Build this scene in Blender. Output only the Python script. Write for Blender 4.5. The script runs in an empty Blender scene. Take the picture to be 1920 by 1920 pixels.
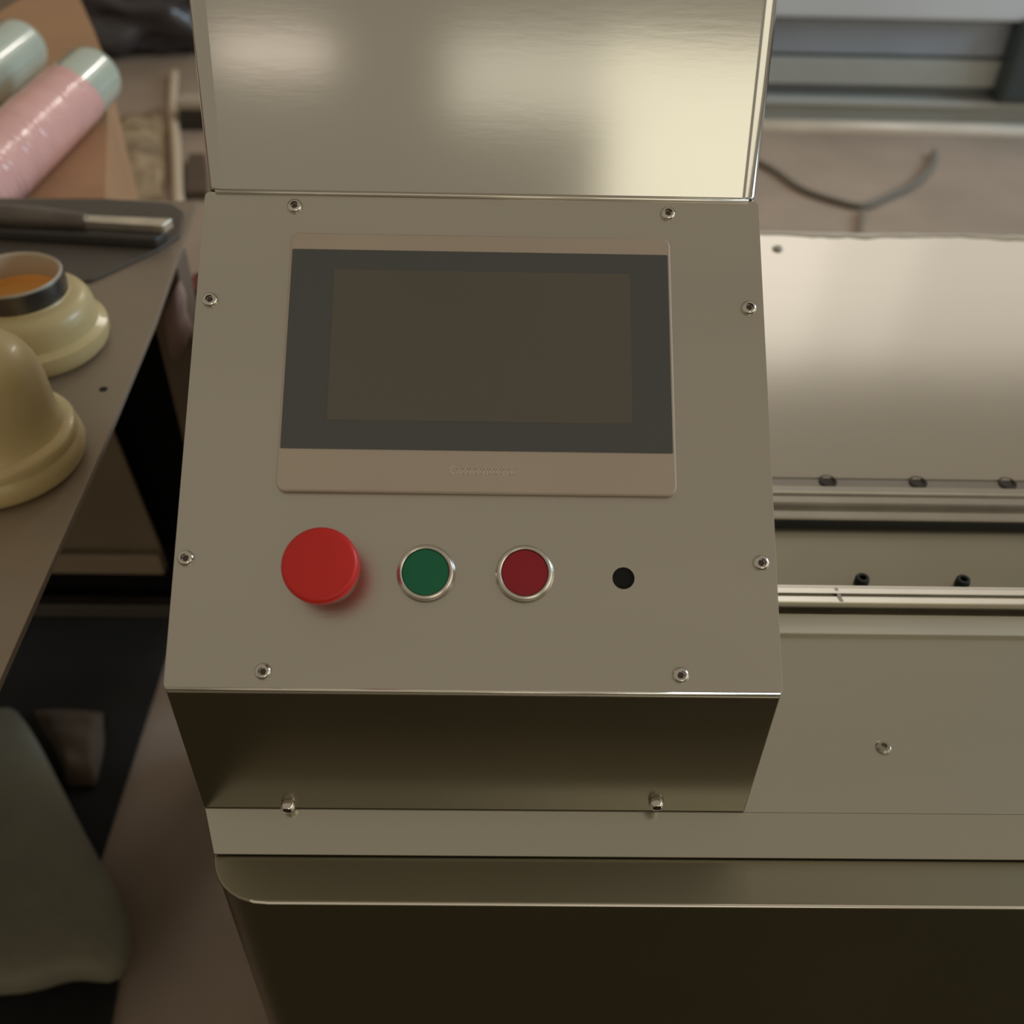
import bpy, bmesh, math, random
from mathutils import Vector, Matrix, noise
random.seed(7)
sc = bpy.context.scene
C = sc.collection

# ------------------------------------------------------------------ camera
PITCH, YAW, ROLL, FPX = 0.7233, 0.0212, 0.0268, 1878.2
CAM = Vector((0, 0, 1.40))
F = Vector((math.sin(YAW)*math.cos(PITCH), math.cos(YAW)*math.cos(PITCH), -math.sin(PITCH)))
r0 = Vector((math.cos(YAW), -math.sin(YAW), 0)); u0 = r0.cross(F)
R = math.cos(ROLL)*r0 + math.sin(ROLL)*u0
U = -math.sin(ROLL)*r0 + math.cos(ROLL)*u0
cd = bpy.data.cameras.new('camera'); cam = bpy.data.objects.new('camera', cd); C.objects.link(cam)
cam.matrix_world = Matrix(((R.x, U.x, -F.x, CAM.x), (R.y, U.y, -F.y, CAM.y), (R.z, U.z, -F.z, CAM.z), (0, 0, 0, 1)))
cd.sensor_width = 36; cd.lens = FPX/1920*36; cd.clip_start = 0.02; cd.clip_end = 60
cd.dof.use_dof = True; cd.dof.focus_distance = 0.56; cd.dof.aperture_fstop = 6.5
sc.camera = cam

# ------------------------------------------------------------------ light
sc.view_settings.view_transform = 'Standard'; sc.view_settings.look = 'None'
sc.view_settings.gamma = 1; sc.view_settings.use_curve_mapping = False
sc.view_settings.exposure = 0.0
w = bpy.data.worlds.new('hall_ambience'); sc.world = w; w.use_nodes = True
bg = w.node_tree.nodes['Background']; bg.inputs[0].default_value = (0.86, 0.735, 0.56, 1); bg.inputs[1].default_value = 0.36

def area(name, loc, target, sx, sy, radiance, col):
    l = bpy.data.lights.new(name, 'AREA'); l.shape = 'RECTANGLE'; l.size = sx; l.size_y = sy
    l.energy = radiance*math.pi*sx*sy; l.color = col
    o = bpy.data.objects.new(name, l); C.objects.link(o); o.location = loc
    o.rotation_euler = (Vector(target)-Vector(loc)).to_track_quat('-Z', 'Y').to_euler()
    return o
# window high in the far wall ahead, doorway behind the photographer, two ceiling strips
for nm_, xa, xb_, rd_ in (('window_light_ahead', .85, 2.5, 1.02), ('window_light_ahead_middle', 2.5, 3.2, .80), ('window_light_ahead_right', 3.2, 4.8, .62)):
    area(nm_, ((xa+xb_)/2, 7.0, 3.80), ((xa+xb_)/2, 0, 3.80), xb_-xa, 2.15, rd_, (1, .94, .86))
area('side_opening_behind_right', (5.0, -1.5, 2.2), (0, .5, 1.2), 4.0, 2.2, .95, (1, .95, .78))
area('doorway_light_behind', (1.9, -5.0, 2.10), (1.9, 0, 2.10), 2.6, 1.72, 1.08, (1, .94, .74))
area('transom_light_behind', (.15, -5.0, 2.72), (.15, 0, 2.72), .9, .44, .62, (1, .95, .78))
area('strip_lamp_behind', (-1.32, -5.0, 2.83), (-1.32, 0, 2.83), .66, .13, 1.6, (1, .86, .74))
area('side_window_light', (5.5, 2.6, 2.6), (1.6, 3.6, .5), 2.4, 1.8, 11.0, (.62, .83, 1))
area('ceiling_strip_lamp', (.42, 3.6, 2.15), (.42, 3.601, 0), .10, 1.8, 26, (1, .93, .85))

# ------------------------------------------------------------------ pixel -> plane helpers (real planes in the room)
def ray(px, py): return F + R*((px-960)/FPX) + U*((960-py)/FPX)
def on_plane(px, py, o, n):
    d = ray(px, py); return CAM + d*((Vector(o)-CAM).dot(n)/d.dot(n))
def atz(px, py, z): return on_plane(px, py, (0, 0, z), Vector((0, 0, 1)))
def aty(px, py, y): return on_plane(px, py, (0, y, 0), Vector((0, 1, 0)))
def atx(px, py, x): return on_plane(px, py, (x, 0, 0), Vector((1, 0, 0)))

# ------------------------------------------------------------------ materials
MC = {}
def mat(name, col, rough=.5, metal=0., noise_amt=0., nscale=8., bump=0., bscale=40., coat=0., spec=.5,
        stretch=(1, 1, 1), trans=0., col2=None, wave=0., wscale=6., alpha=1.):
    if name in MC: return MC[name]
    m = bpy.data.materials.new(name); m.use_nodes = True; nt = m.node_tree; N = nt.nodes; L = nt.links
    p = N['Principled BSDF']
    p.inputs['Base Color'].default_value = (*col, 1); p.inputs['Roughness'].default_value = rough
    p.inputs['Metallic'].default_value = metal; p.inputs['Coat Weight'].default_value = coat
    p.inputs['Specular IOR Level'].default_value = spec
    p.inputs['Transmission Weight'].default_value = trans; p.inputs['Alpha'].default_value = alpha
    tc = N.new('ShaderNodeTexCoord'); mp = N.new('ShaderNodeMapping'); mp.inputs['Scale'].default_value = stretch
    L.new(tc.outputs['Object'], mp.inputs['Vector'])
    if noise_amt or col2:
        n = N.new('ShaderNodeTexNoise'); n.inputs['Scale'].default_value = nscale; n.inputs['Detail'].default_value = 5
        L.new(mp.outputs[0], n.inputs['Vector'])
        cr = N.new('ShaderNodeValToRGB'); cr.color_ramp.elements[0].position = .3; cr.color_ramp.elements[1].position = .7
        c2 = col2 or tuple(min(1, c*(1+noise_amt)) for c in col)
        cr.color_ramp.elements[0].color = (*(tuple(c*(1-noise_amt) for c in col)), 1); cr.color_ramp.elements[1].color = (*c2, 1)
        L.new(n.outputs[0], cr.inputs[0]); L.new(cr.outputs[0], p.inputs['Base Color'])
    prev = None
    if bump:
        n = N.new('ShaderNodeTexNoise'); n.inputs['Scale'].default_value = bscale; n.inputs['Detail'].default_value = 3
        L.new(mp.outputs[0], n.inputs['Vector'])
        b = N.new('ShaderNodeBump'); b.inputs['Strength'].default_value = 1; b.inputs['Distance'].default_value = bump
        L.new(n.outputs[0], b.inputs['Height']); prev = b
    if wave:
        n = N.new('ShaderNodeTexNoise'); n.inputs['Scale'].default_value = wscale; n.inputs['Detail'].default_value = 1
        L.new(tc.outputs['Object'], n.inputs['Vector'])
        b = N.new('ShaderNodeBump'); b.inputs['Strength'].default_value = 1; b.inputs['Distance'].default_value = wave
        L.new(n.outputs[0], b.inputs['Height'])
        if prev: L.new(prev.outputs[0], b.inputs['Normal'])
        prev = b
    if prev: L.new(prev.outputs[0], p.inputs['Normal'])
    MC[name] = m; return m
STEEL = mat('brushed stainless panel', (.60, .575, .52), .30, 1, .05, 9, .00004, 400, stretch=(.15, 1, 1), wave=.0005, wscale=5)
STEELU = mat('satin stainless cover', (.60, .59, .55), .125, 1, .04, 7, .00001, 300, stretch=(.2, 1, 1), wave=.0012, wscale=3.2)
STEELD = mat('satin stainless deck', (.54, .53, .46), .24, 1, .04, 6, .00003, 300, stretch=(.15, 1, 1), wave=.0004, wscale=4)
STEELF = mat('shade darkened stainless sheet', (.31, .285, .225), .30, 1, .05, 6, .00004, 300, wave=.001, wscale=4)  # darkened in colour to imitate dim surroundings reflected in upright faces
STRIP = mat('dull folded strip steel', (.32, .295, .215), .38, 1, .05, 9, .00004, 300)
BAR = mat('matt ground steel bar', (.70, .68, .60), .4, 1, .04, 12, .00003, 300)
RAIL = mat('polished rail steel', (.66, .64, .57), .22, 1, .05, 20, .00002, 200)
RAILD = mat('oiled dark rail steel', (.34, .31, .28), .35, 1, .1, 20)
CHROME = mat('bright screw steel', (.72, .69, .64), .16, 1)
BLACK = mat('painted dark of openings', (.004, .005, .005), .8)  # black paints the dark inside holes and gaps
BOLT = mat('blackened bolt steel', (.03, .032, .028), .5, .5)
BEZEL = mat('beige grey moulded plastic', (.54, .465, .39), .5, 0, .03, 20, .00002, 600)
GLASS = mat('dark screen glass', (.100, .108, .112), .22, 0, spec=.5)
LCD = mat('switched off display', (.138, .128, .108), .22, 0, .04, 6, spec=.5)
PRINT = mat('pale printed lettering', (.66, .60, .52), .6)
RED = mat('red mushroom plastic', (.70, .022, .018), .42, 0, .02, 30)
RED2 = mat('crimson button plastic', (.36, .008, .022), .4)
GREEN = mat('green button plastic', (.0, .18, .085), .4)
RING = mat('satin aluminium ring', (.72, .69, .63), .25, 1)
GREY = mat('grey plastic collar', (.42, .38, .33), .5)
TABLE = mat('brown grey bench steel', (.35, .285, .22), .42, .35, .10, 6, .0003, 60, wave=.001)
TABLEE = mat('brown bench edge', (.17, .125, .09), .55, .2, .1, 10)
CREAM = mat('cream cast resin', (.66, .52, .26), .38, 0, .07, 14, .0006, 25, coat=.15)
ORANGE = mat('orange resin lining', (.85, .45, .12), .5, 0, .1, 20)
DARKBAND = mat('dark grey metal band', (.14, .125, .11), .35, .8, .15, 30)
BENCH_SHADOW = mat('painted bench shadow', (.115, .10, .085), .5, .2, .12, 9)
TOOLM = mat('worn tool steel', (.85, .81, .72), .28, 1, .15, 40)
TOOLD = mat('dark tool grip', (.05, .045, .043), .45, 0, .15, 30)
CARD = mat('tan cardboard', (.44, .255, .135), .8, 0, .08, 7, .0005, 60)
CARDI = mat('cardboard cut edge', (.62, .42, .26), .8, 0, .1, 20)
PINK = mat('pink film wrap', (.90, .50, .47), .22, 0, .06, 12, coat=.5)
CLEAR = mat('milky green clear plastic', (.60, .68, .58), .12, 0, .08, 10, coat=.8, trans=.12)
FLOORM = mat('dusty brown concrete', (.33, .255, .195), .62, 0, .16, 2.2, .001, 30)
FLOOR_BLACK = mat('flat black', (.006, .006, .005), .8, 0, .3, 8)
SACK = mat('grey green woven plastic', (.21, .20, .145), .75, 0, .12, 7, .0015, 60)
PAPER = mat('brown kraft paper', (.10, .072, .048), .85, 0, .2, 7, .002, 25)
FILM = mat('tan stretch film', (.33, .24, .145), .3, 0, .35, 5, coat=.4)
BAG = mat('black refuse bag film', (.05, .044, .046), .3, 0, .2, 6, coat=.3)
PINKR = mat('pale pink rag', (.36, .235, .20), .95, 0, .15, 12)
REDP = mat('dark red paint', (.17, .02, .02), .5)
BLUEG = mat('blue grey machine paint', (.30, .34, .40), .4, 0, .1, 2.5, .0004, 20)
GREYG = mat('grey machine paint', (.40, .42, .40), .45, 0, .08, 3)
DARKG = mat('dark grey machine paint', (.17, .185, .19), .5, 0, .1, 3)
WHITER = mat('pale steel tube', (.88, .85, .78), .3, .1, .05, 10)
BLACKP = mat('matt black for void', (.004, .003, .0035), .9, spec=.2)
CABLE = mat('dark rubber cable', (.17, .15, .115), .7)
WALLM = mat('dim plaster wall', (.30, .27, .23), .9, 0, .06, 2)
STRAP = mat('pale plastic strap', (.58, .47, .34), .5)

# ------------------------------------------------------------------ mesh helpers
def obj(name, bm, m, parent=None, smooth=False, label=None, kind=None, autos=None):
    bmesh.ops.recalc_face_normals(bm, faces=bm.faces)
    me = bpy.data.meshes.new(name); bm.to_mesh(me); bm.free(); me.materials.append(m)
    if smooth:
        for p in me.polygons: p.use_smooth = True
        if autos is not None: me.set_sharp_from_angle(angle=math.radians(autos))
    o = bpy.data.objects.new(name, me); C.objects.link(o)
    if autos is not None:
        wn = o.modifiers.new('weighted', 'WEIGHTED_NORMAL'); wn.keep_sharp = True; wn.weight = 90
    if parent is not None:
        o.parent = parent
        if parent.type == 'EMPTY': o.location = -parent.location
    if label: o['label'] = label
    if kind: o['kind'] = kind
    return o
def thing(name, label, cat, loc, group=None):
    o = bpy.data.objects.new(name, None); C.objects.link(o); o.location = loc; o.empty_display_size = .05
    o['label'] = label; o['category'] = cat
    if group: o['group'] = group
    return o
def tag(o, label, cat, group=None):
    o['label'] = label; o['category'] = cat
    if group: o['group'] = group
    return o
def origin(o, loc):
    loc = Vector(loc); o.data.transform(Matrix.Translation(-loc)); o.location = loc; return o

def prism(pts, vec, bevel=0., seg=2, bm=None, filt=None):
    """polygon pts (3-D) extruded along vec"""
    own = bm is None
    bm = bm or bmesh.new(); vec = Vector(vec)
    a = [bm.verts.new(Vector(p)) for p in pts]; b = [bm.verts.new(Vector(p)+vec) for p in pts]
    bm.faces.new(a); bm.faces.new(list(reversed(b)))
    n = len(a)
    for i in range(n): bm.faces.new((a[i], b[i], b[(i+1) % n], a[(i+1) % n]))
    if bevel:
        bmesh.ops.recalc_face_normals(bm, faces=bm.faces)
        es = [e for e in bm.edges if e.calc_face_angle(0) > .35 and (filt is None or filt(e))]
        bmesh.ops.bevel(bm, geom=es, offset=bevel, segments=seg, affect='EDGES', profile=.5)
    return bm
def box(x0, x1, y0, y1, z0, z1, bevel=0., seg=2, bm=None, filt=None):
    return prism([(x0, y0, z0), (x1, y0, z0), (x1, y1, z0), (x0, y1, z0)], (0, 0, z1-z0), bevel, seg, bm, filt)
def obox(o, ax, ay, az, x0, x1, y0, y1, z0, z1, bevel=0., seg=2):
    P = lambda x, y, z: o+ax*x+ay*y+az*z
    return prism([P(x0, y0, z0), P(x1, y0, z0), P(x1, y1, z0), P(x0, y1, z0)], az*(z1-z0), bevel, seg)
def lathe(prof, o, ax, ay, az, n=48, bm=None, close=True):
    """prof: list of (r, h) from bottom centre outwards"""
    bm = bm or bmesh.new(); rings = []
    for r, h in prof:
        if r < 1e-6: rings.append([bm.verts.new(o+az*h)])
        else: rings.append([bm.verts.new(o+az*h+ax*(r*math.cos(2*math.pi*k/n))+ay*(r*math.sin(2*math.pi*k/n))) for k in range(n)])
    for A, B in zip(rings, rings[1:]):
        for k in range(n):
            a, b = A[k % len(A)], A[(k+1) % n % len(A)]; c, d = B[(k+1) % n % len(B)], B[k % len(B)]
            vs = []
            for v in (a, b, c, d):
                if v not in vs: vs.append(v)
            if len(vs) > 2: bm.faces.new(vs)
    if close:
        for G in (rings[0], rings[-1]):
            if len(G) > 2: bm.faces.new(G)
    return bm
def tube(pts, r, n=10, bm=None, radii=None):
    bm = bm or bmesh.new(); pts = [Vector(p) for p in pts]; rings = []
    up = Vector((0, 0, 1))
    for i, p in enumerate(pts):
        t = (pts[min(i+1, len(pts)-1)]-pts[max(i-1, 0)]).normalized()
        a = t.cross(up); a = a.normalized() if a.length > .01 else Vector((1, 0, 0)); b = a.cross(t)
        rr = radii[i] if radii else r
        rings.append([bm.verts.new(p+a*rr*math.cos(2*math.pi*k/n)+b*rr*math.sin(2*math.pi*k/n)) for k in range(n)])
    for A, B in zip(rings, rings[1:]):
        for k in range(n): bm.faces.new((A[k], A[(k+1) % n], B[(k+1) % n], B[k]))
    bm.faces.new(rings[0]); bm.faces.new(rings[-1]); return bm
def smoothpts(pts, k=6):
    out = []; P = [Vector(p) for p in pts]
    for i in range(len(P)-1):
        a, b, c, d = P[max(i-1, 0)], P[i], P[i+1], P[min(i+2, len(P)-1)]
        for j in range(k):
            t = j/k
            out.append(.5*((2*b)+(c-a)*t+(2*a-5*b+4*c-d)*t*t+(3*b-a-3*c+d)*t**3))
    return out+[P[-1]]
def blob(loc, sx, sy, sz, seed=0, amp=.25, sub=3, freq=2.2, flat=None, rot=0):
    """crumpled closed lump resting on its base (z = loc.z)"""
    bm = bmesh.new(); bmesh.ops.create_icosphere(bm, subdivisions=sub, radius=1)
    cr, sr = math.cos(rot), math.sin(rot)
    for v in bm.verts:
        d = v.co.normalized()
        k = 1+amp*noise.noise(d*freq+Vector((seed*7.1, 3, 1)))+amp*.5*abs(noise.noise(d*freq*2.7+Vector((1, seed*3.3, 5))))
        q = d*k; x, y = q.x*sx, q.y*sy
        v.co = Vector((loc[0]+x*cr-y*sr, loc[1]+x*sr+y*cr, loc[2]+max(0, q.z*.5+.42)*sz))
    return bm

Z0 = CAM.z-.3994; ZD = CAM.z-.5068; Y0 = .3157; X0 = -.1646; XR = .1454
S = .6248; LEN = .2738
V = Vector((0, math.cos(S), math.sin(S))); NN = Vector((0, -math.sin(S), math.cos(S))); X = Vector((1, 0, 0))
BL = Vector((X0, Y0, Z0))
def P(u, v, h=0.): return BL+X*(u/1000)+V*(v/1000)+NN*(h/1000)
def pan(px, py, h=0.):
    q = on_plane(px, py, P(0, 0, h), NN)-BL; return q.dot(X)*1000, q.dot(V)*1000

# ------------------------------------------------------------------ the room
fl = obj('floor', box(-6, 9, -6.5, 9.5, -.1, 0), FLOORM); fl['kind'] = 'structure'
dark_slab = obj('floor', box(-2.6, 4, -3.4, .22, .0005, .008), mat('added dark reflection slab', (.10, .085, .045), .8, 0, .2, 3)); dark_slab['kind'] = 'structure'  # unseen dark slab added before the machine to darken its steel reflections
wb = obj('wall_back', box(-6, 9, 9.5, 9.7, -.1, 2.6), WALLM); wb['kind'] = 'structure'

# ------------------------------------------------------------------ machine bed
M = thing('machine_bed', 'long stainless steel machine bed with two guide rails under the control box', 'machine', (.7, .65, 0))
XE = 1.7
def corner_outline(yf, rad, xl, yb):
    pts = [(XE, yf), ]
    cx, cy = xl+rad, yf+rad
    for k in range(9):
        a = math.radians(270-90*k/8); pts.append((cx+rad*math.cos(a), cy+rad*math.sin(a)))
    pts += [(xl, yb), (XE, yb)]
    return pts
# the deck folds down 18 degrees just in front of the control box, then a flat lip
YB = Y0+.0006; SA = math.radians(18); SN = Vector((0, -math.sin(SA), math.cos(SA)))
def ons(px, py): return on_plane(px, py, (0, YB, ZD), SN)
fs = ons(1200, 1607); fl_ = ons(401, 1600)
ZL = fs.z-.0030
YF = atz(1200, 1694, ZL).y
pts = corner_outline(YF, .030, -.1545, 1.062)
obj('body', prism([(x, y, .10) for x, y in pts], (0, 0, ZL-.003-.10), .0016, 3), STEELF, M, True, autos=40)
obj('bed_block', box(-.162, XE, YB+.004, 1.060, ZL-.0029, ZD-.0062), RAILD, M)
pts = corner_outline(YF-.0008, .0305, -.1553, YF+.034)
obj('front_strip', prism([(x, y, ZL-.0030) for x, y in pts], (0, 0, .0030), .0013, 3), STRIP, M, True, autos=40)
EDGE = mat('painted fold highlight', (.95, .92, .85), .2, 1)  # near white metal on thin tubes imitates the highlight along the folds
ye = YF-.0004
obj('fold_highlight', tube([(XE, ye, ZL-.0012), (-.120, ye, ZL-.0012), (-.128, ye+.0006, ZL-.0012), (-.136, ye+.0035, ZL-.0012), (-.143, ye+.0085, ZL-.0012)], .0012, 8), EDGE, M, True)
# deck plate over the strip
yb1 = atz(1700, 1192, ZD).y
dp = [(XE, YB), (-.1635, YB), (-.1635, yb1), (XE, yb1)]
obj('deck_plate', prism([(x, y, ZD-.0045) for x, y in dp], (0, 0, .0045)), STEELD, M)
dz_ = Vector((0, 0, -.0020)); sv = SN*-.0020
a_, b_, c_, d_ = Vector((-.1635, YB, ZD)), Vector((XE, YB, ZD)), Vector((XE, fs.y, fs.z)), Vector((fl_.x, fs.y, fs.z))
obj('front_slope', prism([a_, b_, c_, d_], sv, .0006, 2), STEELD, M, True, autos=30)
def yz(py, h): return atz(1700, py, ZD+h).y
def extr(prof, x0, x1, bevel=0.): return prism([(x0, y, ZD+h) for y, h in prof], (x1-x0, 0, 0), bevel, 2)
# pale ground bar
a, b = yz(1189, .003), yz(1153, .003)
obj('ground_bar', extr([(a, -.005), (b, -.005), (b, .003), (a, .003)], XR+.006, XE, .0006), BAR, M, True, autos=40)
def lipped(name, prof, m, parent=M, bevel=.0005): return obj(name, extr(prof, XR+.006, XE, bevel), m, parent, True, autos=35)
# front guide rail: top with grooves, dark front
h = .011; y1 = yz(1131, h); y2 = yz(1118, h); y3 = yz(1113, h); y4 = yz(1100, h); y5 = yz(1097, h)
dh = .17
r1 = lipped('guide_rail', [(y1, -.004), (y5+.002, -.004), (y5+.002, h-.0034), (y5+.0012, h-.0032), (y4+.0006, h-.0030), (y4, h-.0023), (y3+.0004, h-.0008), (y3, h-.0035), (y2+.0006, h-.0035), (y2, h-.0012), (y1+.0008, h), (y1, h-.0015)], RAIL, bevel=0)
obj('joint_mark', extr([(y1+.001, h-.003), (y4, h-.003), (y4, h-.0020), (y1+.001, h+.0003)], atz(1574, 1115, ZD+h).x-.0012, atz(1574, 1115, ZD+h).x+.0012), RAILD, r1)
gap0 = b
obj('rail_bed', extr([(gap0, -.006), (y1+.001, -.006), (y1+.001, -.003), (gap0, -.003)], XR+.006, XE), RAILD, M)
# middle plate
ym0 = y5+.0025; ym1 = yz(988, 0)
obj('middle_plate', extr([(ym0, -.005), (ym1, -.005), (ym1, 0), (ym0, 0)], XR+.006, XE, .0004), mat('dull middle plate steel', (.40, .375, .30), .32, 1, .06, 8), M)
bolt0 = None
def bolt(px, py, hz, r, hh, m=BOLT, parent=M, name='bolt'):
    q = atz(px, py, ZD+hz)
    q.z = ZD
    bm = lathe([(r, 0), (r, hh*.8), (r*.85, hh), (r*.5, hh), (r*.45, hh*.4), (0, hh*.4)], q, X, Vector((0, 1, 0)), Vector((0, 0, 1)), 16)
    return obj(name, bm, m, parent, True, autos=35)
for px, py in ((1617, 1086), (1806, 1089), (1990, 1092)): bolt(px, py, .004, .0052, .006)
# rear guide profile
g = [yz(986, 0), yz(974, .008), yz(961, .008), yz(959, .008), yz(946, .008), yz(944, .008), yz(933, .008), yz(931, .008), yz(926, .008), yz(924, .008), yz(914, .008)]
H = .008
prof = [(g[1]-.0002, -.005), (g[10]+.001, -.005), (g[10]+.001, .004), (g[10], H), (g[9], H), (g[8], H-.003), (g[7], H-.003), (g[6], H), (g[5], H), (g[4]+.0002, H-.005), (g[3], H-.005), (g[2], H), (g[1]+.001, H), (g[1], H-.001)]
r2 = lipped('guide_rail', prof, mat('dull rail steel', (.50, .475, .42), .32, 1, .08, 20), bevel=0)
obj('shadow_strip', extr([(g[1]-.0012, -.004), (g[1]+.0001, -.004), (g[1]+.0001, .0055), (g[1]-.0012, .0055)], XR+.006, XE), mat('black shadow strip', (.015, .016, .016), .6), M)  # added black strip paints the shadow line in front of the rear rail
ys0 = g[10]+.0015; ys1 = yz(898, .002)
obj('rail_gap', extr([(ym1+.0002, -.006), (g[1], -.006), (g[1], -.004), (ym1+.0002, -.004)], XR+.006, XE), BLACK, M)
obj('hole_strip', extr([(ys0, -.005), (ys1, -.005), (ys1, .001), (ys0, .001)], XR+.006, XE, .0003), mat('dark strip steel', (.32, .30, .27), .35, 1, .1, 12), M)
for px in (1552, 1721, 1889):
    q = atz(px, 903+(px-1552)*.012, ZD+.001)
    bm = lathe([(.0072, 0), (.0072, .0012), (.006, .0014), (.0055, .0004), (0, .0003)], q-Vector((0, 0, .0002)), X, Vector((0, 1, 0)), Vector((0, 0, 1)), 18)
    obj('bolt', bm, mat('dark brown bolt', (.045, .03, .02), .7), M, True, autos=35)  # dark brown discs set at the bolt holes
# rear plate
yr0 = ys1+.0006; yr1 = atz(1650, 437, ZD+.002).y
bm = prism([(XR+.006, yr0, ZD-.004), (XE, yr0, ZD-.004), (XE, yr1, ZD-.004), (XR+.006, yr1, ZD-.004)], (0, 0, .006), .0012, 3)
obj('rear_plate', bm, mat('bright rear plate', (.60, .575, .52), .15, 1, .03, 6, .00001, 300, stretch=(.15, 1, 1), wave=.0005, wscale=3.5), M, True, autos=40)
# torn edge of the protective film along the rear edge
bm = bmesh.new(); prev = None; n = 150
for i in range(n+1):
    x = .2+(XE-.2)*i/n
    wd = .010+.010*noise.noise(Vector((x*9, 0, 0)))+.006*noise.noise(Vector((x*45, 4, 0)))
    hh = .0018+.0035*abs(noise.noise(Vector((x*25, 9, 2))))
    y = yr1-.001
    r_ = [bm.verts.new((x, y, ZD+.0022)), bm.verts.new((x, y-wd*.45, ZD+.0022+hh)), bm.verts.new((x, y-wd, ZD+.0023))]
    if prev:
        for k in range(2): bm.faces.new((prev[k], prev[k+1], r_[k+1], r_[k]))
        bm.faces.new((prev[2], prev[0], r_[0], r_[2]))
    prev = r_
obj('film_edge', bm, mat('milky film edge', (.85, .80, .72), .35, 0, .05, 20, coat=.3), M, True)
q = atz(1458, 467, ZD+.002)
obj('screw', lathe([(.006, 0), (.006, .001), (.0045, .0025), (.002, .0025), (.0018, .0008), (0, .0008)], q, X, Vector((0, 1, 0)), Vector((0, 0, 1)), 18), mat('dull screw', (.45, .41, .37), .5, .6), M, True, autos=35)
q = atz(1656, 1402, ZD)
obj('screw', lathe([(.0048, 0), (.0046, .001), (.0036, .0022), (.0018, .0024), (.0017, .0008), (0, .0008)], q, X, Vector((0, 1, 0)), Vector((0, 0, 1)), 20), mat('worn flat screw', (.40, .37, .31), .3, 1), M, True, autos=35)
for x in (-.05, 1.55):
    for y in (.34, .98):
        obj('foot', lathe([(.03, 0), (.032, .012), (.014, .02), (.014, .102), (0, .102)], Vector((x, y, 0)), X, Vector((0, 1, 0)), Vector((0, 0, 1)), 20), BOLT, M, True, autos=35)

# ------------------------------------------------------------------ control box
B = thing('control_box', 'stainless steel control box with touchscreen and push buttons on the machine bed', 'control box', (X0+.155, .45, ZD))
TL = Vector((X0, Y0, Z0))+V*LEN
S2 = 1.2809; E2 = Vector((0, math.cos(S2), math.sin(S2))); N2 = Vector((0, -math.sin(S2), math.cos(S2)))
t = .0016
def inner(p, k=t): return p-NN*k
# lower body
pb = [(Y0, ZD), (Y0, Z0-.0022), ]
q1 = Vector((0, Y0, Z0))-NN*t; q2 = TL-NN*t
prof = [(Y0+.0004, ZD+.0002), (Y0+.0004, Z0-.0026), (q1.y+.0004, q1.z-.0004), (q2.y, q2.z), (q2.y+.18, q2.z), (q2.y+.18, ZD+.0002), (YB+.001, ZD+.0002)]
prof = [prof[0], prof[1], (q2.y, q2.z-.0002), prof[4], prof[5], prof[6]]
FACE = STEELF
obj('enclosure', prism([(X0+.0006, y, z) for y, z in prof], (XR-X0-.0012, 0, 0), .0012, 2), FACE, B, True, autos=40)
# sloped panel plate with a real empty hole
hu, hv = pan(1169, 1084); hr = 5.6; n = 32
W = (XR-X0)*1000; LL = LEN*1000
bm = bmesh.new()
up = [(hu+hr*math.cos(math.pi*k/n*1), hv+hr*math.sin(math.pi*k/n)) for k in range(n+1)]
dn = [(hu-hr*math.cos(math.pi*k/n), hv-hr*math.sin(math.pi*k/n)) for k in range(n+1)]
rc = 3.0
def arc(cx, cy, a0): return [(cx+rc*math.cos(math.radians(a0+d)), cy+rc*math.sin(math.radians(a0+d))) for d in (0, 22.5, 45, 67.5, 90)]
vt = {}
def vv(p, h):
    k = (round(p[0], 3), round(p[1], 3), h)
    if k not in vt: vt[k] = bm.verts.new(P(p[0], p[1], h))
    return vt[k]
polyA = [(W, hv)]+arc(W-rc, LL-rc, 0)+arc(rc, LL-rc, 90)+[(0, hv)]+list(reversed(up))
polyB = [(0, hv)]+arc(rc, rc, 180)+arc(W-rc, rc, 270)+[(W, hv)]+list(reversed(dn))
for hh in (0, -t*1000):
    for poly in (polyA, polyB): bm.faces.new([vv(p, hh) for p in poly])
bound = [e for e in bm.edges if len(e.link_faces) == 1]
top = {}
for k, v in vt.items():
    if k[2] == 0: top[v] = vt[(k[0], k[1], -t*1000)]
for e in bound:
    a_, b_ = e.verts
    if a_ in top and b_ in top: bm.faces.new((a_, b_, top[b_], top[a_]))
bmesh.ops.recalc_face_normals(bm, faces=bm.faces)
es = [e for e in bm.edges if e.calc_face_angle(0) > 1.2 and all(v in top for v in e.verts)]
bmesh.ops.bevel(bm, geom=es, offset=.0004, segments=2, affect='EDGES', profile=.5)
obj('panel_plate', bm, STEEL, B, True, autos=35)
obj('fold_highlight', tube([P(1.5, .4, -.4), P(W-1.5, .4, -.4)], .0010, 8), EDGE, B, True)
obj('empty_hole', lathe([(.0058, 0), (.0058, .0010), (0, .0010)], P(hu, hv, -2.8), X, V, NN, 32), BLACK, B, label='empty black button hole')  # black disc behind the plate stands in for the hole's unlit depth
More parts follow.
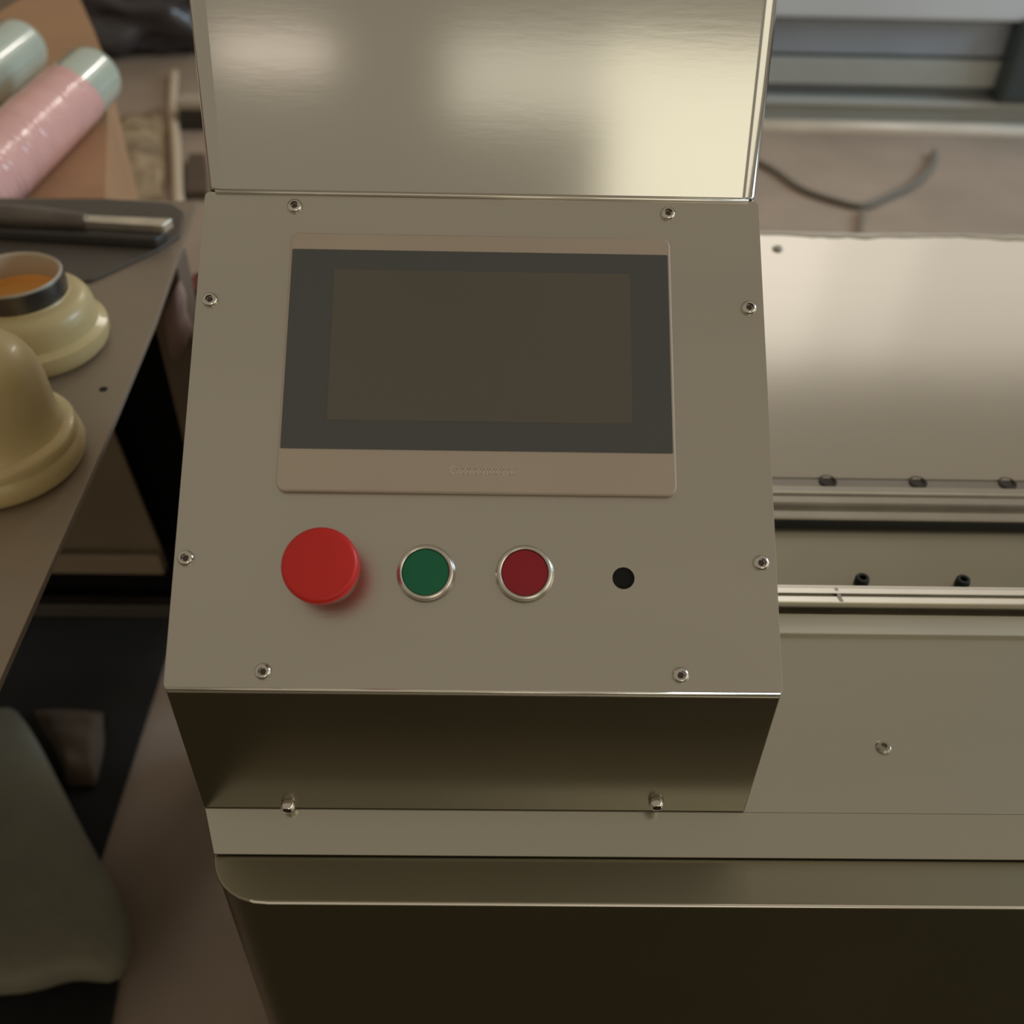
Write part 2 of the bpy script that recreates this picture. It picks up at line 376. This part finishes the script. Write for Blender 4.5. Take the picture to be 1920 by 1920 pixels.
# upper cover: leaning box with well rounded edges
o = TL+Vector((0, 0, 0)); wC = XR-X0
bm = bmesh.new()
d0 = Vector((0, 1, 0))*.17
o = o+N2*.0009-E2*.0002
A = [Vector((X0, o.y, o.z)), Vector((XR, o.y, o.z))]
top_ = E2*.24
pts = [A[0], A[1], A[1]+top_, A[0]+top_]
bm = prism(pts, -N2*.15)
bmesh.ops.recalc_face_normals(bm, faces=bm.faces)
def islong(e):
    d = (e.verts[0].co-e.verts[1].co).normalized(); return abs(d.dot(E2)) > .95
bmesh.ops.bevel(bm, geom=[e for e in bm.edges if islong(e)], offset=.011, segments=6, affect='EDGES', profile=.5)
es = [e for e in bm.edges if e.calc_face_angle(0) > 1.0 and not islong(e)]
bmesh.ops.bevel(bm, geom=es, offset=.0022, segments=3, affect='EDGES', profile=.5)
obj('upper_cover', bm, STEELU, B, True, autos=40)
obj('fold_highlight', tube([A[0]+X*.006-N2*-.0002+E2*.0004, A[1]-X*.006+N2*.0002+E2*.0004], .0009, 8), EDGE, B, True)
# touchscreen
def rrect(u0, u1, v0, v1, r, h, k=5):
    out = []
    for cx, cy, a0 in ((u1-r, v1-r, 0), (u0+r, v1-r, 90), (u0+r, v0+r, 180), (u1-r, v0+r, 270)):
        for i in range(k+1):
            a = math.radians(a0+90*i/k); out.append(P(cx+r*math.cos(a), cy+r*math.sin(a), h))
    return out
ts = obj('touchscreen', prism(rrect(50.2, 258.6, 101.6, 247.5, 4.5, 0.05), NN*.0046, .0012, 3), BEZEL, B, True, autos=35)
obj('screen_glass', prism(rrect(51.7, 256.9, 124.1, 237.3, .6, 4.3), NN*.0006), GLASS, ts, label='dark glass screen border')
obj('display_area', prism(rrect(75.0, 236.0, 140.0, 225.6, .3, 4.7), NN*.0003), LCD, ts, label='blank dark display')
# faint illegible lettering under the screen (about eight soft marks)
bm = bmesh.new(); u = 137.3
cu, cv = pan(905, 884, 4.7)
marks = [(0, 4.6, 'c'), (3.6, 3.0, 'v'), (6.8, 3.0, 'o'), (10.2, 3.0, 'v'), (13.6, 3.0, 'o'), (17.2, 3.0, 'v'), (20.6, 3.0, 'o'), (24.0, 3.0, 'o'), (27.6, 3.0, 'v'), (31.0, 3.0, 'o')]
for du, hgt, kd in marks:
    u = cu-17+du; wd = 2.5; s_ = .7; v0_ = cv-1.6
    def q_(a0, a1, b0, b1): prism([P(a0, b0, 4.62), P(a1, b0, 4.62), P(a1, b1, 4.62), P(a0, b1, 4.62)], NN*.0001, bm=bm)
    q_(u, u+s_, v0_, v0_+hgt)
    if kd in 'oc': q_(u, u+wd, v0_, v0_+s_)
    if kd != 'c': q_(u+wd-s_, u+wd, v0_, v0_+hgt)
    q_(u, u+wd, v0_+hgt-s_, v0_+hgt)
obj('lettering', bm, PRINT, ts, label='faint pale lettering')
# screws
def screw(o, ax, ay, az, r=.0043, name='screw', parent=B, m=CHROME, h=.0026):
    hx = r*.46; bm = bmesh.new()
    lathe([(r*.92, 0), (r, h*.25), (r*.93, h*.6), (r*.72, h*.9), (r*.55, h)], o, ax, ay, az, 24, bm, close=False)
    lathe([(r*.55, h), (r*.50, h*.96), (hx*.98, h*.25), (0, h*.2)], o, ax, ay, az, 24, bm, close=False)
    bmesh.ops.remove_doubles(bm, verts=bm.verts, dist=1e-6)
    sc_ = obj(name, bm, m, parent, True, autos=50)
    obj('socket', lathe([(0, h*.30), (hx*.9, h*.30), (hx*.9, h*.34), (0, h*.34)], o, ax, ay, az, 6), mat('dark hex socket', (.12, .10, .085), .5, .6), sc_)
    return sc_
for px, py in ((552, 385), (1253, 399), (393, 561), (1405, 576), (347, 1046), (1428, 1055), (492, 1259), (1277, 1266)):
    u, v = pan(px, py, 1.5); screw(P(u, v, 0), X, V, NN)
for px, py in ((540, 1513), (1231, 1508)):
    q = aty(px, py, Y0-.002); q.y = Y0+.0003; q.z = max(q.z, ZD+.0048)
    s_ = screw(q, X, Vector((0, 0, 1)), Vector((0, -1, 0)), r=.0044, h=.005)
# emergency stop
hu, hv = pan(598, 1058, 27)
es_ = obj('emergency_stop', lathe([(.0, 0), (.0150, 0), (.0152, .003), (.0140, .0055), (.0, .0055)], P(hu, hv, 0), X, V, NN, 48), GREY, B, True, autos=35, label='emergency stop button, red mushroom head')
obj('neck', lathe([(.0118, .0052), (.0118, .012), (.0135, .014), (.0135, .0165)], P(hu, hv, 0), X, V, NN, 40), RED, es_, True, autos=35)
obj('mushroom_head', lathe([(.0, .0155), (.0145, .0157), (.0180, .017), (.0189, .0195), (.0190, .0240), (.0183, .0262), (.0165, .0272), (.008, .0276), (0, .0277)], P(hu, hv, 0), X, V, NN, 64), RED, es_, True, autos=60)
# push buttons
for (px, py), m, nm, lb in (((798, 1073), GREEN, 'push_button', 'green push button'), ((984, 1074), RED2, 'push_button', 'dark red push button')):
    u, v = pan(px, py, 6); c = P(u, v, 0)
    ring = obj(nm, lathe([(.0150, 0), (.0150, .0022), (.0143, .0030), (.0143, .0062), (.0138, .0070), (.0127, .0074), (.0121, .0070), (.0119, .0050), (.0119, .0010), (.0, .0010)], c, X, V, NN, 56), RING, B, True, autos=40, label=lb)
    obj('cap', lathe([(.0118, .0012), (.0118, .0062), (.0112, .0067), (.006, .0069), (0, .00695)], c, X, V, NN, 56), m, ring, True, autos=40)

# ------------------------------------------------------------------ work bench on the left
T = thing('work_bench', 'brown grey steel bench at left holding cream castings', 'table', (-.75, .7, 0))
ZT = ZD
e = [atz(375, 385, ZT), atz(300, 600, ZT), atz(200, 830, ZT), atz(0, 1280, ZT)]
yb = atz(110, 372, ZT).y
xb = e[0].x-.002
outline = [(-.306, .10), (-.313, .405), (-.321, .655), (-.330, .847), (xb-.004, yb), (-1.35, yb), (-1.35, .10)]
top_o = obj('bench_top', prism([(x, y, ZT-.006) for x, y in outline], (0, 0, .006), .001, 2), TABLE, T, True, autos=40)
q = atz(194, 730, ZT)
obj('drilled_hole', lathe([(.0036, 0), (.0036, .0003), (0, .0003)], q+Vector((0, 0, .0001)), X, Vector((0, 1, 0)), Vector((0, 0, 1)), 14), BLACK, T, label='small dark hole')
obj('edge_rail', prism([(-.355, .12, ZT-.045), (-.366, .655, ZT-.045), (-.385, yb-.02, ZT-.045), (-.405, yb-.02, ZT-.045), (-.386, .655, ZT-.045), (-.375, .12, ZT-.045)], (0, 0, .0385), .002, 2), TABLEE, T)
# end plate hanging under the bench, with pale bottom flange
YP = .93
a = aty(212, 815, YP); b = aty(313, 1066, YP); c = aty(60, 1066, YP); b2 = aty(302, 1031, YP)
PL = mat('brown undercoat plate', (.27, .215, .145), .6, .2, .1, 6)
PL2 = mat('paler flange', (.36, .285, .205), .5, .2, .1, 8)
zt = ZT-.0505; 
tx = a.x+(b.x-a.x)*(zt-a.z)/(b.z-a.z)
obj('end_plate', prism([(tx, YP, zt), (b2.x, YP, b2.z), (-1.2, YP, b2.z), (-1.2, YP, zt)], (0, .006, 0), .001), PL, T)
obj('end_flange', prism([(b2.x, YP-.012, b2.z), (b.x, YP-.012, b.z), (-1.2, YP-.012, b.z), (-1.2, YP-.012, b2.z)], (0, .018, 0), .002), PL2, T)
# legs
LXL = aty(335, 797, .97).x
for (lx, ly) in ((LXL+.020, .99), (-1.3, 1.06), (-.40, .16), (-1.3, .16)):
    obj('leg', box(lx-.02, lx+.02, ly-.02, ly+.02, .0085 if lx < -.5 and ly > .5 else 0, ZT-.006, .002), mat('brown leg steel', (.22, .165, .12), .55, .2, .1, 10), T)
q = aty(190, 1147, .94)
obj('stretcher', box(-1.28, LXL-.001, .940, .960, q.z-.012, q.z+.012, .002), mat('grey stretcher steel', (.12, .11, .10), .4, .4, .1, 8), T)

# ------------------------------------------------------------------ cream castings
Zu = Vector((0, 0, 1)); Yv = Vector((0, 1, 0))
c1 = atz(68, 650, ZT)
n1 = thing('resin_casting', 'open cream resin casting with dark metal band and orange inside, on the bench', 'casting', c1)
k = 1.0
def tilt(ax_deg, dirx, diry):
    q = Matrix.Rotation(math.radians(ax_deg), 3, Vector((dirx, diry, 0))); return q@X, q@Yv, q@Zu
rimdz = -.006
prof = [(0, 0), (.060, 0), (.0655, .006), (.068, .014), (.0675, .021), (.0640, .0235), (.0612, .0255), (.0605, .036), (.0590, .044), (.0555, .0495), (.050, .0525), (.0435, .054), (.0425, .056), (.042, .060), (.038, .060), (.038, .042), (0, .042)]
obj('body', lathe([(r*k, h_*k) for r, h_ in prof], c1, X, Yv, Zu, 56), CREAM, n1, True, autos=50)
obj('metal_band', lathe([(.0418, .055), (.0427, .056), (.0427, .0715), (.0420, .073)], c1, X, Yv, Zu, 56, close=False), DARKBAND, n1, True, autos=40)
RIMM = mat('pale rim resin', (.52, .44, .33), .35, 0, .05, 20)
obj('rim', lathe([(.0372, .044), (.0385, .060), (.0417, .060), (.0421, .0732), (.0405, .0748), (.0387, .0738), (.0375, .072), (.0372, .044)], c1, X, Yv, Zu, 56, close=False), RIMM, n1, True, autos=50)
obj('lining', lathe([(0, .0430), (.0368, .0435), (.0371, .054), (.0366, .054), (.0350, .0475), (.030, .0455), (0, .0450)], c1, X, Yv, Zu, 48, close=False), ORANGE, n1, True, autos=50)
c2 = atz(4, 868, ZT)
n2 = thing('resin_casting', 'domed cream resin casting with wide stepped flange, nearest on the bench', 'casting', c2)
prof = [(0, 0), (.060, 0), (.0645, .006), (.0665, .013), (.0655, .020), (.0630, .0225), (.0635, .0245), (.0635, .0300), (.0615, .0330), (.0560, .0350), (.0530, .0425), (.0525, .055), (.0520, .070), (.0495, .086), (.0450, .096), (.0370, .104), (.025, .109), (.012, .1112), (0, .1115)]
obj('body', lathe(prof[:10], c2, X, Yv, Zu, 64, close=False), CREAM, n2, True, autos=60)
obj('dome', lathe(prof[9:], c2, X, Yv, Zu, 64, close=False), CREAM, n2, True, autos=60)

# dark patch painted as shadow, and tool on the bench
def zlist(pl, z): return [atz(px, py, z) for px, py in pl]
sh = obj('shadow_patch', prism(zlist([(-90, 378), (60, 377), (200, 377), (322, 386), (345, 402), (336, 445), (300, 470), (175, 528), (60, 548), (-90, 560)], ZT+.0005), (0, 0, .003), .0008), BENCH_SHADOW)
tag(origin(sh, atz(120, 450, ZT+.0005)), 'dark patch painted as shadow at the far end of the bench', 'shadow')
tz = ZT+.0038; tc = atz(180, 452, tz)
TO = thing('hand_tool', 'hand tool with bright square steel bar and dark grip over painted shadow', 'tool', tc)
a = atz(318, 452, tz); b = atz(150, 443, tz)
dx = (a-b).normalized(); dy = Zu.cross(dx)
def ob2(L0, L1, w0, w1, z0, z1): return obox(b, dx, dy, Zu, L0, L1, w0, w1, z0, z1, .0012)
Lb = (a-b).length
obj('bar', prism([b+dy*-.006+Zu*.012, a+dy*-.008+Zu*.012, a+dx*.004+dy*.009+Zu*.012, b+dy*.007+Zu*.012], (0, 0, .010), .0012), TOOLM, TO)
obj('under_bar', prism([b-dx*.14-dy*.018, a-dx*.006-dy*.020, a-dx*.001+dy*.003, b-dx*.14+dy*.008], (0, 0, .012), .003), TOOLD, TO)
obj('grip', tube([b-dx*.17+Zu*.019, b-dx*.12+Zu*.020, b-dx*.04+Zu*.019, b+dx*.012+Zu*.0175], .011, 12, radii=[.010, .013, .012, .009]), mat('worn grey grip', (.16, .14, .12), .4, .3, .2, 30), TO, True, autos=50)

# ------------------------------------------------------------------ carton beyond the bench with tubes on it
ZC = CAM.z-.60
cb = [(-330, 372), (-330, 300), (-200, 200), (-2, 22), (48, -8), (120, -60), (150, -2), (176, 57), (199, 118), (203, 240), (198, 372)]
cp = zlist(cb, ZC)
for p in cp: p.y = max(p.y, 1.19)
cbx = thing('cardboard_box', 'tan cardboard box beyond the far end of the bench', 'box', (sum(p.x for p in cp)/len(cp), sum(p.y for p in cp)/len(cp), 0))
cp = [Vector((p.x, p.y, .0085)) for p in cp]
body = obj('carton_body', prism(cp, (0, 0, ZC-.0125), .004), CARD, cbx)
obj('lid', prism([p+Vector((0, 0, ZC-.0125)) for p in cp], (0, 0, .004), .001), CARD, cbx)
def plastic_tube(name, label, p_end, p_near, r, wrap):
    a = Vector(p_end); b = Vector(p_near); d = (b-a); L_ = d.length; d.normalize()
    t_ = thing(name, label, 'tube', (a+b)/2-Vector((0, 0, r)), 'plastic tubes on the cardboard box')
    s1_ = d.cross(Zu).normalized(); s2_ = s1_.cross(d)
    obj('sleeve', lathe([(0, .012), (r*.80, .010), (r*.86, 0), (r*.97, .003), (r, .010), (r, .014), (r, L_), (r*.85, L_), (0, L_)], a, s1_, s2_, d, 48, close=False), CLEAR, t_, True, autos=40)
    if wrap:
        pr = [(r*1.004, .085)]; x_ = .086; i = 0
        while x_ < L_-.02:
            for q8 in range(6):
                ph = q8/6; pr.append((r*(1.034+.022*math.sin(2*math.pi*ph)*(.7+.3*math.sin(i*1.7))), x_+.015*ph))
            x_ += .015; i += 1
        pr.append((r*1.004, L_-.005))
        bm = lathe(pr, a, s1_, s2_, d, 56, close=False)
        for v in bm.verts:
            k_ = (v.co-a).dot(d); ang = math.atan2((v.co-a).dot(s2_), (v.co-a).dot(s1_))
            v.co += d*.022*math.sin(ang-.6)
            v.co += d*(.006*math.sin(3*ang+1)+.004*noise.noise(v.co*60))*max(0, 1-(k_-.08)/.05 if k_ > .08 else 1)*.8
            ax_ = a+d*k_; v.co += (v.co-ax_).normalized()*.0006*noise.noise(v.co*90)
        obj('wrap', bm, PINK, t_, True, label='pink ribbed film wrap')
    return t_
rt = .046
e1 = atz(175, 142, ZC+rt+.005); e1b = atz(-70, 372, ZC+rt+.005)
plastic_tube('plastic_tube', 'clear plastic tube wrapped in pink ribbed film, nearer of two on cardboard box', e1, e1b, rt, True)
e2 = atz(40, 88, ZC+rt+.005); e2b = e2+(e1b-e1)*.9
plastic_tube('plastic_tube', 'bare milky green plastic tube behind the pink wrapped one', e2, e2b, rt, False)

# ------------------------------------------------------------------ clutter on the floor, upper left
def put(o, label, cat, loc, group=None): origin(o, loc); return tag(o, label, cat, group)
for i, (px, py, sx, sy, sz, s_, lb) in enumerate((
        (265, 84, .36, .22, .44, 1, 'black refuse bag slumped beyond the cardboard box, nearest the control box'),
        (170, 20, .16, .20, .46, 2, 'black refuse bag directly behind the cardboard box corner'),
        (310, -60, .40, .34, .52, 4, 'black refuse bag farthest back beside the control box cover'))):
    q = atz(px, py, 0.0)
    o = obj('refuse_bag', blob(q, sx, sy, sz, s_, .5, 4, 2.6), BAG, None, True)
    put(o, lb, 'bag', (q.x, q.y, 0))
def crumple(pl, z0, m, name, amp=.03, n=16, seed=0, hb=.02):
    """closed crumpled low sheet inside the quad pl (px on the floor)"""
    a, b, c, d = [atz(px, py, z0) for px, py in pl]; bm = bmesh.new(); g = []
    for i in range(n+1):
        row = []
        for j in range(n+1):
            s, t_ = i/n, j/n
            p = a.lerp(b, s).lerp(d.lerp(c, s), t_)
            ed = min(1, 6*min(s, 1-s, t_, 1-t_))
            p = p+Vector((0, 0, .004+ed*(hb+amp*abs(noise.noise(p*7+Vector((seed, 0, 0))))+amp*.5*abs(noise.noise(p*19+Vector((0, seed, 0)))))))
            p += Vector((.04*noise.noise(p*5), .04*noise.noise(p*5+Vector((7, 7, 7))), 0))
            row.append(bm.verts.new(p))
        g.append(row)
    for i in range(n):
        for j in range(n): bm.faces.new((g[i][j], g[i+1][j], g[i+1][j+1], g[i][j+1]))
    r_ = bmesh.ops.extrude_face_region(bm, geom=list(bm.faces))
    for v in r_['geom']:
        if isinstance(v, bmesh.types.BMVert): v.co.z = z0+.001
    o = obj(name, bm, m, None, True); return origin(o, a.lerp(c, .5))
tag(crumple([(185, 240), (314, 200), (316, 385), (195, 385)], 0, FILM, 'plastic_film', .07, 22, 3, .02), 'crumpled tan plastic film on the floor between cardboard box and strap', 'film')
q = [atz(327, 136, .02), atz(324, 200, .02), atz(331, 290, .02), atz(336, 420, .02)]
put(obj('packing_strap', tube(smoothpts(q), .018, 8), STRAP, None, True), 'pale packing strap lying along the floor beside the plastic film', 'strap', (q[1].x, q[1].y, 0))
q = atz(372, 235, 0)
bl_ = thing('wood_block', 'small dark block with pale top on the floor beside the strap', 'block', q)
obj('block', box(q.x-.05, q.x+.07, q.y-.05, q.y+.05, 0, .07, .004), mat('dark stained wood', (.035, .028, .02), .7), bl_)
obj('cap', box(q.x-.055, q.x+.075, q.y-.045, q.y+.055, .07, .10, .006), mat('pale block top', (.40, .33, .25), .5), bl_)
q = atz(362, 345, 0)
put(obj('wood_offcut', prism([atz(349, 375, 0), atz(392, 375, 0), atz(388, 303, 0), atz(356, 303, 0)], (0, 0, .03), .004), mat('dark brown board', (.09, .06, .04), .7, 0, .1, 9), None), 'dark brown board on the floor close to the cover edge', 'board', q)

# rag on the bench leg, in the gap between bench and control box
YQ = .955
pp = [(334, 532), (345, 560), (346, 592), (358, 620), (342, 668), (326, 664), (303, 602), (318, 560)]
PP = [aty(x_, y_, YQ) for x_, y_ in pp]
cc = sum(PP, Vector())/len(PP)
bm = bmesh.new(); m_ = len(PP)
fr = [bm.verts.new(p+Vector((0, -.006+.006*math.sin(i*2.3), 0))) for i, p in enumerate(PP)]; fc = bm.verts.new(cc+Vector((0, -.016, 0)))
bk = [bm.verts.new(p+Vector((0, .010, 0))) for p in PP]
for i in range(m_):
    j = (i+1) % m_; bm.faces.new((fr[i], fr[j], fc)); bm.faces.new((bk[i], bk[j], fr[j], fr[i]))
bm.faces.new(bk)
put(obj('hanging_rag', bm, PINKR, None, True), 'pale pink rag hanging in the gap between bench and control box', 'rag', cc)
q0, q1, q2, q3 = [aty(a_, b_, 1.12) for a_, b_ in ((345, 545), (376, 545), (372, 650), (353, 650))]
rc_ = thing('red_crate', 'narrow dark red crate standing behind the pale pink rag', 'crate', (q0.x, 1.13, 0))
obj('crate_body', box(q0.x, q1.x+.03, 1.12, 1.17, .0, q0.z, .004), REDP, rc_)
qb = aty(337, 800, 1.13); qz = aty(200, 1137, 1.0)
bc = thing('dark_void_block', 'black block added as the dark void under the bench behind the brown end plate', 'dark void', (-.9, 1.1, 0))  # added black block imitates the unlit void under the bench
obj('dark_block', box(-1.26, LXL-.003, .975, 1.085, qz.z, ZT-.052, .003), BLACKP, bc)
obj('plinth', box(-1.25, -.95, 1.03, 1.07, .0085, qz.z, .003), mat('dark base of void block', (.02, .018, .014), .7), bc)

# black patch laid over the floor and sack under the bench
mp_ = [atz(352, 1120, 0), atz(298, 1285, .0), atz(190, 1620, .0), atz(240, 1740, 0), atz(222, 1860, 0), atz(200, 1990, 0), Vector((-1.7, .50, 0)), Vector((-1.7, 1.6, 0))]
for p in mp_: p.z = .002
mpo = obj('dark_floor_patch', prism(mp_, (0, 0, .006), .001), FLOOR_BLACK)
put(mpo, 'flat black patch laid over the floor under the bench', 'mat', (-1.1, 1.1, .002))
ZS = .07
sp = [(-200, 1345), (-100, 1330), (0, 1318), (28, 1314), (62, 1372), (108, 1462), (148, 1540), (188, 1622), (236, 1690), (238, 1755), (218, 1822), (160, 1812), (120, 1808), (60, 1832), (0, 1842), (-260, 1850)]
SPV = [atz(x_, y_, ZS) for x_, y_ in sp]; cc = sum(SPV, Vector())/len(SPV)
bm = bmesh.new(); rings = []
for f_, z_ in ((.94, .012), (1.0, .022), (1.0, ZS-.025), (.985, ZS-.008), (.95, ZS)):
    rings.append([bm.verts.new(Vector((cc.x+(p.x-cc.x)*f_+.006*noise.noise(p*30), cc.y+(p.y-cc.y)*f_+.006*noise.noise(p*30+Vector((9, 0, 0))), z_+.006*noise.noise(p*14)*(z_ > .1)))) for p in SPV])
for A_, B_ in zip(rings, rings[1:]):
    for i in range(len(A_)): j = (i+1) % len(A_); bm.faces.new((A_[i], A_[j], B_[j], B_[i]))
bm.faces.new(rings[0])
mid = [bm.verts.new(v.co.lerp(cc+Vector((0, 0, 0)), .35)+Vector((0, 0, .008+.012*noise.noise(v.co*9)))) for v in rings[-1]]
for v in mid: v.co.z = ZS+.006+.010*noise.noise(v.co*9)
for i in range(len(mid)): j = (i+1) % len(mid); bm.faces.new((rings[-1][i], rings[-1][j], mid[j], mid[i]))
bm.faces.new(mid)
so = obj('woven_sack', bm, SACK, None, True)
md = so.modifiers.new('s', 'SUBSURF'); md.levels = md.render_levels = 1
put(so, 'grey green woven sack lying flat on the black floor patch, bottom left', 'sack', (cc.x, cc.y, 0))
tag(crumple([(75, 1340), (205, 1345), (172, 1475), (112, 1480)], .01, PAPER, 'kraft_paper', .03, 14, 8, .012), 'crumpled brown kraft paper on the black floor patch beside the sack', 'paper')

# ------------------------------------------------------------------ second machine, upper right background
YM = 3.75
K = thing('background_machine', 'large blue grey machine standing on the floor behind, upper right', 'machine', (2.4, YM+.3, 0))
def zat(py, y): return aty(1690, py, y).z
def band(name, py0, py1, y, depth, m, bev=.004, x0=.55, x1=4.2):
    z1, z0_ = zat(py0, y), zat(py1, y)
    return obj(name, box(x0, x1, y, y+depth, max(z0_, .0), z1, bev), m, K, True, autos=40)
band('plinth', 268, 330, YM+.02, .5, DARKG)
z_ = zat(262, YM); zt_ = zat(236, YM)
obj('base_tube', tube([(.55, YM+.03, (z_+zt_)/2), (4.2, YM+.03, (z_+zt_)/2)], (zt_-z_)/2*1.15, 24), WHITER, K, True)
band('lower_panel', 199, 240, YM+.06, .4, GREYG)
band('ledge', 190, 201, YM+.03, .43, mat('pale ledge', (.50, .52, .50), .4, .3), .006)
band('recess_panel', 160, 192, YM+.09, .37, DARKG)
band('middle_panel', 112, 162, YM+.06, .40, GREYG, .006)
band('shadow_gap', 102, 114, YM+.10, .36, DARKG)
band('upper_panel', 38, 104, YM+.07, .39, BLUEG, .006)
band('hood', -60, 40, YM+.02, .44, mat('pale blue grey hood', (.62, .66, .70), .35, 0, .08, 1.5), .02)
q = aty(1868, 190, YM)
obj('end_housing', box(q.x, 4.2, YM-.02, YM+.5, zat(192, YM), zat(30, YM), .03), mat('near black enamel', (.045, .06, .062), .45, 0, .1, 4), K, True, autos=40)

# cables on the floor
q = [atz(px, py, .012) for px, py in ((1395, 290), (1450, 318), (1500, 352), (1560, 374), (1618, 386), (1660, 370), (1712, 345), (1745, 312), (1752, 285))]
put(obj('floor_cable', tube(smoothpts(q), .011, 8), CABLE, None, True), 'dark cable sagging in a V across the floor behind the machine bed', 'cable', (q[4].x, q[4].y, 0))
q = [atz(px, py, .010) for px, py in ((1618, 396), (1614, 415), (1612, 440), (1606, 500), (1590, 600))]
put(obj('floor_cable', tube(smoothpts(q), .010, 8), mat('grey rubber cable', (.20, .165, .125), .7), None, True), 'straight grey cable running from the V shaped cable toward the machine bed', 'cable', (q[1].x, q[1].y, 0))
